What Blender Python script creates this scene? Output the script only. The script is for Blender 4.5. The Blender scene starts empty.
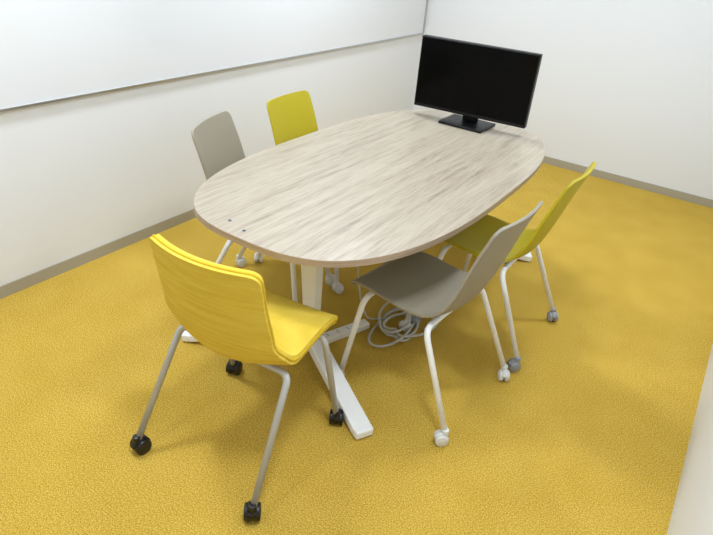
import bpy, bmesh, random
import numpy as np
from math import *
from mathutils import Vector, Matrix
random.seed(4)
S=bpy.context.scene
S.view_settings.view_transform='Standard'
try: S.view_settings.look='None'
except Exception: pass
XL,YB,XR,YF,ZC=-2.585,4.997,0.262,-1.2,2.6

# ---------------- materials ----------------
def lin(c):
    return tuple(((v/255)/12.92 if v/255<=.04045 else ((v/255+.055)/1.055)**2.4) for v in c)+(1,)
def mat(name,rgb,rough=.5,metal=0,spec=.5):
    m=bpy.data.materials.new(name);m.use_nodes=True
    b=m.node_tree.nodes['Principled BSDF']
    b.inputs['Base Color'].default_value=lin(rgb)
    b.inputs['Roughness'].default_value=rough
    b.inputs['Metallic'].default_value=metal
    b.inputs['Specular IOR Level'].default_value=spec
    return m
def N(m,t,**k):
    n=m.node_tree.nodes.new(t)
    for a,v in k.items():
        if hasattr(n,a): setattr(n,a,v)
        else: n.inputs[a].default_value=v
    return n
def L(m,a,b): m.node_tree.links.new(a,b)
def bsdf(m): return m.node_tree.nodes['Principled BSDF']
def ramp(m,fac,stops):
    r=N(m,'ShaderNodeValToRGB');e=r.color_ramp.elements
    while len(e)<len(stops): e.new(.5)
    for i,(p,c) in enumerate(stops):
        e[i].position=p;e[i].color=lin(c)
    L(m,fac,r.inputs[0]);return r
def noise(m,coord,scale,detail=3,rough=.5,mapscale=None):
    n=N(m,'ShaderNodeTexNoise');n.inputs['Scale'].default_value=scale;n.inputs['Detail'].default_value=detail;n.inputs['Roughness'].default_value=rough
    if mapscale:
        mp=N(m,'ShaderNodeMapping');mp.inputs['Scale'].default_value=mapscale;L(m,coord,mp.inputs[0]);coord=mp.outputs[0]
    L(m,coord,n.inputs['Vector']);return n
def bump(m,h,strength,dist):
    b=N(m,'ShaderNodeBump');b.inputs['Strength'].default_value=strength;b.inputs['Distance'].default_value=dist
    L(m,h,b.inputs['Height']);L(m,b.outputs[0],bsdf(m).inputs['Normal']);return b

# carpet
carpet=mat('carpet_mustard',(200,158,40),.95,0,.1)
tc=N(carpet,'ShaderNodeTexCoord')
n1=noise(carpet,tc.outputs['Object'],210,3,.75)
n2=noise(carpet,tc.outputs['Object'],5,3,.5)
mx=N(carpet,'ShaderNodeMath',operation='MULTIPLY_ADD');L(carpet,n2.outputs[0],mx.inputs[0]);mx.inputs[1].default_value=.08;L(carpet,n1.outputs[0],mx.inputs[2])
r=ramp(carpet,mx.outputs[0],[(.36,(138,107,24)),(.54,(200,163,62)),(.74,(230,203,114))])
L(carpet,r.outputs[0],bsdf(carpet).inputs['Base Color'])
bump(carpet,n1.outputs[0],.6,.005)

# walls
wallm=mat('wall_white_panel',(226,227,228),.5,0,.35)
tc=N(wallm,'ShaderNodeTexCoord');n=noise(wallm,tc.outputs['Object'],60,3)
bump(wallm,n.outputs[0],.04,.002)
boardm=mat('whiteboard_enamel',(224,225,227),.12,0,.5)
tc=N(boardm,'ShaderNodeTexCoord');n=noise(boardm,tc.outputs['Object'],1.2,2);bump(boardm,n.outputs[0],.05,.01)
basem=mat('baseboard_vinyl',(166,159,140),.5)
tc=N(basem,'ShaderNodeTexCoord');n=noise(basem,tc.outputs['Object'],30,2);bump(basem,n.outputs[0],.05,.002)
alum=mat('aluminium_trim',(190,190,190),.3,.9)
ceilm=mat('ceiling_paint',(235,235,232),.8)

# wood table top
wood=mat('wood_laminate',(190,176,158),.33,0,.4)
tc=N(wood,'ShaderNodeTexCoord');oc=tc.outputs['Object']
sep=N(wood,'ShaderNodeSeparateXYZ');L(wood,oc,sep.inputs[0])
pl=N(wood,'ShaderNodeMath',operation='MULTIPLY');L(wood,sep.outputs[0],pl.inputs[0]);pl.inputs[1].default_value=6.2
fl=N(wood,'ShaderNodeMath',operation='FLOOR');L(wood,pl.outputs[0],fl.inputs[0])
wn=N(wood,'ShaderNodeTexWhiteNoise');wn.noise_dimensions='1D';L(wood,fl.outputs[0],wn.inputs['W'])
off=N(wood,'ShaderNodeCombineXYZ');
mo=N(wood,'ShaderNodeMath',operation='MULTIPLY');L(wood,wn.outputs[0],mo.inputs[0]);mo.inputs[1].default_value=9
L(wood,mo.outputs[0],off.inputs[1])
va=N(wood,'ShaderNodeVectorMath',operation='ADD');L(wood,oc,va.inputs[0]);L(wood,off.outputs[0],va.inputs[1])
g1=noise(wood,va.outputs[0],1,6,.68,(38,2.0,1)); 
g1.inputs['Distortion'].default_value=.3
g2=noise(wood,va.outputs[0],1,3,.6,(230,11,1))
g3=noise(wood,va.outputs[0],1,2,.5,(7,1.2,1))
a1=N(wood,'ShaderNodeMath',operation='MULTIPLY_ADD');L(wood,g2.outputs[0],a1.inputs[0]);a1.inputs[1].default_value=.7;L(wood,g1.outputs[0],a1.inputs[2])
a2=N(wood,'ShaderNodeMath',operation='MULTIPLY_ADD');L(wood,g3.outputs[0],a2.inputs[0]);a2.inputs[1].default_value=.25;L(wood,a1.outputs[0],a2.inputs[2])
a3=N(wood,'ShaderNodeMath',operation='MULTIPLY_ADD');L(wood,wn.outputs[0],a3.inputs[0]);a3.inputs[1].default_value=.06;L(wood,a2.outputs[0],a3.inputs[2])
mr=N(wood,'ShaderNodeMapRange');L(wood,a3.outputs[0],mr.inputs[0]);mr.inputs[1].default_value=.70;mr.inputs[2].default_value=1.3
r=ramp(wood,mr.outputs[0],[(.05,(132,118,100)),(.33,(158,145,126)),(.6,(170,158,139)),(1.0,(181,170,152))])
L(wood,r.outputs[0],bsdf(wood).inputs['Base Color'])
edge=mat('table_edge_band',(182,160,140),.45)
tc=N(edge,'ShaderNodeTexCoord');n=noise(edge,tc.outputs['Object'],1,3,.5,(8,8,160))
r=ramp(edge,n.outputs[0],[(.3,(156,134,112)),(.7,(180,160,138))]);L(edge,r.outputs[0],bsdf(edge).inputs['Base Color'])

whitem=mat('white_powder_coat',(240,240,238),.35)
grayleg=mat('silver_powder_coat',(182,182,178),.35,.2)
blackc=mat('black_caster_plastic',(18,18,19),.35)
whitec=mat('white_caster_plastic',(222,222,218),.45)
grayc=mat('gray_caster_plastic',(150,153,156),.5)
def plastic(name,rgb):
    m=mat(name,rgb,.5,0,.4);tc=N(m,'ShaderNodeTexCoord');n=noise(m,tc.outputs['Object'],400,2);bump(m,n.outputs[0],.12,.001);return m
greyshell=plastic('taupe_gray_plastic',(148,140,122))
oliveshell=plastic('olive_yellow_plastic',(180,164,26))
fabric=mat('yellow_upholstery',(226,190,60),.95,0,.1)
tc=N(fabric,'ShaderNodeTexCoord')
w=noise(fabric,tc.outputs['Object'],1,3,.5,(4,10,55));w.inputs['Distortion'].default_value=.8
wv=N(fabric,'ShaderNodeTexWave');wv.wave_type='BANDS';wv.bands_direction='Z';wv.inputs['Scale'].default_value=17;wv.inputs['Distortion'].default_value=1.2;wv.inputs['Detail'].default_value=1;wv.inputs['Detail Scale'].default_value=.8
L(fabric,tc.outputs['Object'],wv.inputs['Vector'])
nn=noise(fabric,tc.outputs['Object'],260,3,.7)
m0=N(fabric,'ShaderNodeMath',operation='MULTIPLY_ADD');L(fabric,wv.outputs[1],m0.inputs[0]);m0.inputs[1].default_value=.06;L(fabric,w.outputs[0],m0.inputs[2])
mm=N(fabric,'ShaderNodeMath',operation='MULTIPLY_ADD');L(fabric,nn.outputs[0],mm.inputs[0]);mm.inputs[1].default_value=.4;L(fabric,m0.outputs[0],mm.inputs[2])
bump(fabric,mm.outputs[0],.45,.006)
r=ramp(fabric,mm.outputs[0],[(.4,(212,180,58)),(1.0,(232,204,86))]);L(fabric,r.outputs[0],bsdf(fabric).inputs['Base Color'])
piping=mat('yellow_piping',(214,178,50),.9,0,.1)
screenm=mat('monitor_screen',(3,3,4),.15,0,.1)
bezel=mat('monitor_black_plastic',(12,12,14),.4,0,.3)
cablem=mat('cable_gray',(190,187,178),.5)
stripm=mat('power_strip_white',(236,234,226),.4)
darkm=mat('socket_dark',(40,38,36),.5)

# ---------------- helpers ----------------
def link(name,me,parent=None,loc=(0,0,0),mats=(),smooth=False):
    o=bpy.data.objects.new(name,me);S.collection.objects.link(o);o.location=loc
    for m in mats: me.materials.append(m)
    if smooth:
        for p in me.polygons:p.use_smooth=True
    if parent: o.parent=parent
    return o
def empty(name,loc=(0,0,0),rz=0):
    e=bpy.data.objects.new(name,None);S.collection.objects.link(e);e.location=loc;e.rotation_euler=(0,0,rz);e.empty_display_size=.1;return e
def box(name,lo,hi,m,parent=None,bev=0,seg=2,rot=None,loc=(0,0,0)):
    bm=bmesh.new();bmesh.ops.create_cube(bm,size=1)
    for v in bm.verts:
        v.co=Vector([lo[i]+(v.co[i]+.5)*(hi[i]-lo[i]) for i in range(3)])
    if bev: bmesh.ops.bevel(bm,geom=bm.edges[:],offset=bev,segments=seg,affect='EDGES',profile=.5)
    me=bpy.data.meshes.new(name);bm.to_mesh(me);bm.free()
    o=link(name,me,parent,loc,[m],smooth=False)
    if rot: o.rotation_euler=rot
    return o
def fillet(pts,r,seg=6):
    pts=[Vector(p) for p in pts];out=[pts[0]]
    for i in range(1,len(pts)-1):
        a,b,c=pts[i-1],pts[i],pts[i+1]
        ra=min(r,(a-b).length*.49);rc=min(r,(c-b).length*.49)
        p=b+(a-b).normalized()*ra;q=b+(c-b).normalized()*rc
        for k in range(seg+1):
            t=k/seg;out.append((1-t)**2*p+2*t*(1-t)*b+t*t*q)
    out.append(pts[-1]);return out
def tube_into(bm,pts,rad,n=12):
    pts=[Vector(p) for p in pts];T=[]
    for i in range(len(pts)):
        a=pts[max(0,i-1)];b=pts[min(len(pts)-1,i+1)];T.append((b-a).normalized())
    up=Vector((0,0,1)) if abs(T[0].z)<.9 else Vector((1,0,0))
    nrm=T[0].cross(up).normalized();rings=[]
    for i,p in enumerate(pts):
        nrm=(nrm-T[i]*nrm.dot(T[i])).normalized();bi=T[i].cross(nrm)
        rr=rad[i] if isinstance(rad,(list,tuple)) else rad
        rings.append([bm.verts.new(p+(nrm*cos(2*pi*k/n)+bi*sin(2*pi*k/n))*rr) for k in range(n)])
    for i in range(len(rings)-1):
        for k in range(n):
            bm.faces.new((rings[i][k],rings[i][(k+1)%n],rings[i+1][(k+1)%n],rings[i+1][k]))
    bm.faces.new(rings[0][::-1]);bm.faces.new(rings[-1])
def fin(bm,name,parent,mats,smooth=True,loc=(0,0,0)):
    bmesh.ops.recalc_face_normals(bm,faces=bm.faces[:])
    me=bpy.data.meshes.new(name);bm.to_mesh(me);bm.free()
    o=link(name,me,parent,loc,mats,smooth)
    return o
def cyl_into(bm,c,axis,r,h,n=28,bev=.004,mi=0):
    axis=Vector(axis).normalized();q=Vector((0,0,1)).rotation_difference(axis).to_matrix().to_4x4()
    prof=[(0,-h/2),(r-bev,-h/2),(r-bev*.3,-h/2+bev*.3),(r,-h/2+bev),(r,h/2-bev),(r-bev*.3,h/2-bev*.3),(r-bev,h/2),(0,h/2)]
    M=Matrix.Translation(Vector(c))@q;rings=[]
    for rr,z in prof:
        if rr==0: rings.append([bm.verts.new(M@Vector((0,0,z)))])
        else: rings.append([bm.verts.new(M@Vector((rr*cos(2*pi*k/n),rr*sin(2*pi*k/n),z))) for k in range(n)])
    for a,b in zip(rings[:-1],rings[1:]):
        for k in range(n):
            k2=(k+1)%n
            if len(a)==1: f=bm.faces.new((a[0],b[k2],b[k]))
            elif len(b)==1: f=bm.faces.new((a[k],a[k2],b[0]))
            else: f=bm.faces.new((a[k],a[k2],b[k2],b[k]))
            f.material_index=mi
def catmull(P,n):
    P=[np.array(p,float) for p in P];P=[2*P[0]-P[1]]+P+[2*P[-1]-P[-2]];out=[]
    for i in range(1,len(P)-2):
        for k in range(n):
            t=k/n;a,b,c,d=P[i-1:i+3]
            out.append(.5*((2*b)+(c-a)*t+(2*a-5*b+4*c-d)*t*t+(3*b-3*c+d-a)*t**3))
    out.append(P[-2]);return np.array(out)

# ---------------- room ----------------
def slab(name,lo,hi,m): return box(name,lo,hi,m)
slab('floor',(XL-.1,YF-.1,-.1),(XR+.1,YB+.1,0),carpet)
slab('ceiling',(XL-.1,YF-.1,ZC),(XR+.1,YB+.1,ZC+.1),ceilm)
slab('wall_left',(XL-.1,YF-.1,0),(XL,YB+.1,ZC),wallm)
slab('wall_right',(XR,YF-.1,0),(XR+.1,YB+.1,ZC),wallm)
slab('wall_back',(XL,YB,0),(XR,YB+.1,ZC),wallm)
slab('wall_front',(XL,YF-.1,0),(XR,YF,ZC),wallm)
slab('baseboard_left',(XL,YF,0),(XL+.008,YB,.062),basem)
slab('baseboard_back',(XL+.008,YB-.008,0),(XR,YB,.06),basem)
wb=empty('whiteboard',(XL,2.6,.851))
box('panel',(0.001,-2.2,.008),(.016,2.36,1.6),boardm,wb)
box('bottom_trim',(0.001,-2.2,0),(.022,2.36,.01),alum,wb)
box('end_trim',(0.001,2.36,0),(.022,2.372,1.6),alum,wb)

# ceiling lights
def ceil_light(x,y,sx,sy,p):
    ld=bpy.data.lights.new('ceiling_light','AREA');ld.shape='RECTANGLE';ld.size=sx;ld.size_y=sy;ld.energy=p;ld.color=(.87,.965,1.08)
    o=bpy.data.objects.new('ceiling_light',ld);S.collection.objects.link(o);o.location=(x,y,ZC-.03)
ceil_light(-2.0,1.1,.3,.3,27)
ceil_light(-.45,.9,.3,.3,25)
ceil_light(-2.0,3.3,.3,.3,28)
ceil_light(-.45,3.3,.3,.3,25)
ceil_light(-1.3,-.4,.3,.3,10)

# ---------------- table ----------------
TX,TY,TA,TB,TN=-1.2314,2.2991,.531,1.0297,2.9
tab=empty('conference_table',(TX,TY,0))
def sup(a,b,n,cnt=160):
    out=[]
    for k in range(cnt):
        t=2*pi*k/cnt;c,s=cos(t),sin(t)
        rr=(abs(c/a)**n+abs(s/b)**n)**(-1/n);out.append((rr*c,rr*s))
    return out
bm=bmesh.new();zt,th=.72,.026
prof=[(-.0015,zt),(0,zt-.0015),(0,zt-th+.0015),(-.0015,zt-th)]
rings=[[bm.verts.new((x,y,z)) for x,y in sup(TA+d,TB+d,TN)] for d,z in prof]
for i in range(3):
    for k in range(160):
        f=bm.faces.new((rings[i][k],rings[i][(k+1)%160],rings[i+1][(k+1)%160],rings[i+1][k]));f.material_index=1
bm.faces.new(rings[0]);bm.faces.new(rings[-1][::-1])
fin(bm,'table_top',tab,[wood,edge],False)
for i,(x,y) in enumerate([(-1.352,1.342),(-1.262,1.318)]):
    bm=bmesh.new();cyl_into(bm,(x-TX,y-TY,.7203),(0,0,1),.009,.002,24,.0008,0);cyl_into(bm,(x-TX,y-TY,.721),(0,0,1),.006,.002,24,.0008,1)
    fin(bm,'outlet_%d'%(i+1),tab,[grayc,darkm])
def beam(bm,p,q,w0,h0,w1,h1,wdir):
    p,q=Vector(p),Vector(q);wd=Vector(wdir).normalized();d=(q-p).normalized();hd=d.cross(wd).normalized()
    vs=[]
    for c,w,h in ((p,w0,h0),(q,w1,h1)):
        vs.append([bm.verts.new(c+wd*sx*w/2+hd*sy*h/2) for sx,sy in ((-1,-1),(1,-1),(1,1),(-1,1))])
    for k in range(4): bm.faces.new((vs[0][k],vs[0][(k+1)%4],vs[1][(k+1)%4],vs[1][k]))
    bm.faces.new(vs[0][::-1]);bm.faces.new(vs[1])
for i,sg in enumerate((-1,1)):
    bm=bmesh.new();cy=sg*.64
    beam(bm,(.025,cy,.13),(.025,cy+sg*.03,.68),.055,.045,.09,.06,(1,0,0))
    for sx in (-1,1):
        tip=Vector((sx*.455,cy+sg*.245,.024));hub=Vector((0,cy,.135))
        d=(tip-hub);wd=Vector((-d.y,d.x,0))
        beam(bm,hub-d*.03,tip,.066,.055,.076,.034,wd)
        beam(bm,tip-d.normalized()*.002,tip+Vector((d.x,d.y,0)).normalized()*.03,.076,.036,.07,.034,wd)
    bmesh.ops.recalc_face_normals(bm,faces=bm.faces[:])
    o=fin(bm,'leg_%d'%(i+1),tab,[whitem],False)
    md=o.modifiers.new('b','BEVEL');md.width=.006;md.segments=3
bm=bmesh.new()
beam(bm,(0,-.7,.672),(0,.7,.672),.08,.04,.08,.04,(1,0,0))
for sg in (-1,1): beam(bm,(-.36,sg*.66,.682),(.36,sg*.66,.682),.06,.022,.06,.022,(0,1,0))
fin(bm,'under_frame',tab,[whitem],False)

# ---------------- chairs ----------------
def chair(x,y,t,shellm,framem,castm,hubm,pad=False,cr=.023,cast_yaw=(0.3,1.2,2.2,.8)):
    root=empty('office_chair',(x,y,0),t)
    if pad:
        prof=[(.292,.405),(.286,.432),(.262,.450),(.16,.455),(.06,.446),(-.01,.438),(-.06,.444),(-.10,.476),(-.125,.54),(-.142,.62),(-.157,.70),(-.171,.78),(-.182,.832)]
    else:
        prof=[(.285,.418),(.278,.436),(.25,.447),(.16,.447),(.06,.438),(-.03,.434),(-.09,.442),(-.135,.472),(-.163,.53),(-.19,.61),(-.22,.71),(-.25,.80),(-.274,.866)]
    C=catmull(prof,5);nv=len(C);s=np.zeros(nv)
    for i in range(1,nv): s[i]=s[i-1]+np.linalg.norm(C[i]-C[i-1])
    Lt=s[-1];Nu=14
    wid=[.195,.210,.222,.222,.206,.198,.198] if pad else [.19,.203,.2,.192,.186,.184,.178]
    def hw(d): return float(np.interp(d/Lt,[0,.2,.42,.52,.65,.85,1],wid))
    RC=.03
    rows=sorted(set([round(v,5) for v in list(np.linspace(0,Lt,46))+[a for k in (.001,.003,.007,.012,.018,.024,.03) for a in (k,Lt-k)]]))
    bm=bmesh.new();G=[]
    curv=.045 if pad else .026
    for d in rows:
        ly=float(np.interp(d,s,C[:,0]));z=float(np.interp(d,s,C[:,1]));w=hw(d)
        for dd in (d,Lt-d):
            if dd<RC: w=w-RC+sqrt(max(0,RC*RC-(RC-dd)**2))
        e=d/Lt;bk=min(1,max(0,(e-.48)/.25));bk=bk*bk*(3-2*bk)
        sc=exp(-((e-.52)/.11)**2)*(1.0 if pad else .6)
        row=[]
        for k in range(Nu+1):
            u=-1+2*k/Nu;uu=sin(u*pi/2)*.25+u*.75
            xx=uu*w;q=(xx/.2)**2
            row.append(bm.verts.new((xx,ly+(bk*curv+sc*.03)*q,z+((1-bk)*.012+sc*.028)*q)))
        G.append(row)
    for i in range(len(G)-1):
        for k in range(Nu): bm.faces.new((G[i][k],G[i][k+1],G[i+1][k+1],G[i+1][k]))
    rim=[r_[0].co.copy() for r_ in G]+[v.co.copy() for v in G[-1][1:-1]]+[r_[-1].co.copy() for r_ in G[::-1]]+[v.co.copy() for v in G[0][::-1][1:-1]]
    rim.append(rim[0].copy())
    o=fin(bm,'seat_shell',root,[shellm])
    if pad:
        bm=bmesh.new();tube_into(bm,rim,.0045,8);fin(bm,'edge_piping',root,[piping])
    md=o.modifiers.new('s','SOLIDIFY');md.thickness=.028 if pad else .011;md.offset=0
    b=o.modifiers.new('b','BEVEL');b.segments=3 if pad else 2;b.limit_method='ANGLE';b.width=.008 if pad else .003
    # frame
    bm=bmesh.new();zb=.43 if pad else .418;r=.0117;ry=-.03 if pad else -.08
    F=fillet([(-.25,.25,.05),(-.205,.2,zb),(.205,.2,zb),(.25,.25,.05)],.05,8)
    bx=.222 if pad else .212
    B=fillet([(-.25,-.25,.05),(-bx,ry,zb),(bx,ry,zb),(.25,-.25,.05)],.035 if pad else .05,8)
    tube_into(bm,F,r);tube_into(bm,B,r)
    for sx in (-.12,.12): tube_into(bm,[(sx,.21,zb+.001),(sx,ry-.01,zb+.001)],r*.9)
    fin(bm,'frame',root,[framem])
    for i,(cx,cy) in enumerate([(-.25,.25),(.25,.25),(.25,-.25),(-.25,-.25)]):
        a=cast_yaw[i];ax=Vector((cos(a),sin(a),0));tr=Vector((-sin(a),cos(a),0))*.012
        bm=bmesh.new();c=Vector((cx,cy,cr))+tr
        for sd in (-1,1):
            cyl_into(bm,c+ax*sd*cr*.52,ax,cr,cr*.72,28,.004,0)
            cyl_into(bm,c+ax*sd*cr*.86,ax,cr*.45,.003,20,.001,1)
        hr=cr*1.12;seg=10;vs=[]
        for k in range(seg+1):
            th=radians(15)+k*radians(150)/seg
            vs.append([bm.verts.new(c+Vector((-sin(a),cos(a),0))*cos(th)*rr+Vector((0,0,1))*sin(th)*rr+ax*w_) for rr,w_ in ((hr,-cr*.5),(hr,cr*.5),(cr*1.0,cr*.5),(cr*1.0,-cr*.5))])
        for k in range(seg):
            for j in range(4):
                f=bm.faces.new((vs[k][j],vs[k][(j+1)%4],vs[k+1][(j+1)%4],vs[k+1][j]));f.material_index=1
        bm.faces.new(vs[0]);bm.faces.new(vs[-1][::-1])
        cyl_into(bm,(cx,cy,cr*2+.006),(0,0,1),.0135,.026,20,.003,1)
        fin(bm,'caster_%d'%(i+1),root,[castm,hubm])
    return root
chair(-1.1092,1.1245,.07,fabric,grayleg,blackc,blackc,True,.029,(.2,.5,.6,-.2))
chair(-.7412,1.8352,1.50,greyshell,whitem,whitec,whitec,False,.025)
chair(-.70,2.41,1.57,oliveshell,whitem,grayc,grayc,False,.025)
chair(-1.65,1.865,-1.22,greyshell,whitem,whitec,whitec,False,.025,(.3,1.2,0,.8))
chair(-1.685,2.375,-1.50,oliveshell,whitem,whitec,whitec,False,.025)

# ---------------- monitor ----------------
mon=empty('computer_monitor',(-1.262,3.10,.7205),.08)
w2,z0,z1=.327,.05,.43
box('housing',(-w2,-.005,z0),(w2,.035,z1),bezel,mon,.004)
box('screen_panel',(-w2+.008,-.0065,z0+.018),(w2-.008,-.0045,z1-.008),screenm,mon)
box('rear_bulge',(-.2,.03,z0+.06),(.2,.06,z1-.08),bezel,mon,.012)
box('stand_neck',(-.045,.055,.012),(.045,.075,.26),bezel,mon,.005)
box('stand_base',(-.13,-.09,.0),(.13,.12,.014),bezel,mon,.005,3,rot=(0,0,-.08))

# ---------------- power strip and cables ----------------
ps=empty('power_strip',(-1.18,1.88,0),radians(70))
box('body',(-.13,-.024,0.0),(.13,.024,.032),stripm,ps,.005)
for k in range(4):
    for s_ in (-1,1): box('slot_%d_%s'%(k+1,'a' if s_<0 else 'b'),(-.1+k*.055,s_*.006-.0012,.0315),(-.088+k*.055,s_*.006+.0012,.0325),darkm,ps)
pc=empty('power_cable',(-1.0,2.10,0))
bm=bmesh.new();pts=[]
for k in range(260):
    t=k/259*2*pi*5.2;rr=.09+.038*sin(t*.73)+.022*sin(t*2.3+1)
    pts.append((rr*.9*cos(t)+.02*sin(t*.37),rr*1.5*sin(t)+.035*cos(t*.41),.007+.007*(1+sin(t*1.7))+k*.00012))
tube_into(bm,pts,.006,8)
fin(bm,'cord',pc,[cablem])
bm=bmesh.new()
tube_into(bm,[Vector(p) for p in catmull([(.05,-.36,.69),(.05,-.37,.5),(.07,-.36,.25),(.09,-.30,.06),(.12,-.22,.012),(.16,-.16,.008)],8)],.0045,8)
fin(bm,'cable_drop',tab,[cablem])

# ---------------- camera ----------------
f,yaw,pit,roll,h=592.3652,-0.5478,0.5257,0.0914,1.6513
fw=Vector((sin(yaw)*cos(pit),cos(yaw)*cos(pit),-sin(pit)))
r0=Vector((cos(yaw),-sin(yaw),0));u0=r0.cross(fw)
R_=r0*cos(roll)+u0*sin(roll);U_=-r0*sin(roll)+u0*cos(roll)
cd=bpy.data.cameras.new('camera');cd.sensor_width=36;cd.sensor_fit='HORIZONTAL';cd.lens=f/713*36;cd.clip_start=.02
co=bpy.data.objects.new('camera',cd);S.collection.objects.link(co)
M=Matrix((R_,U_,-fw)).transposed().to_4x4();M.translation=Vector((0,0,h));co.matrix_world=M
S.camera=co
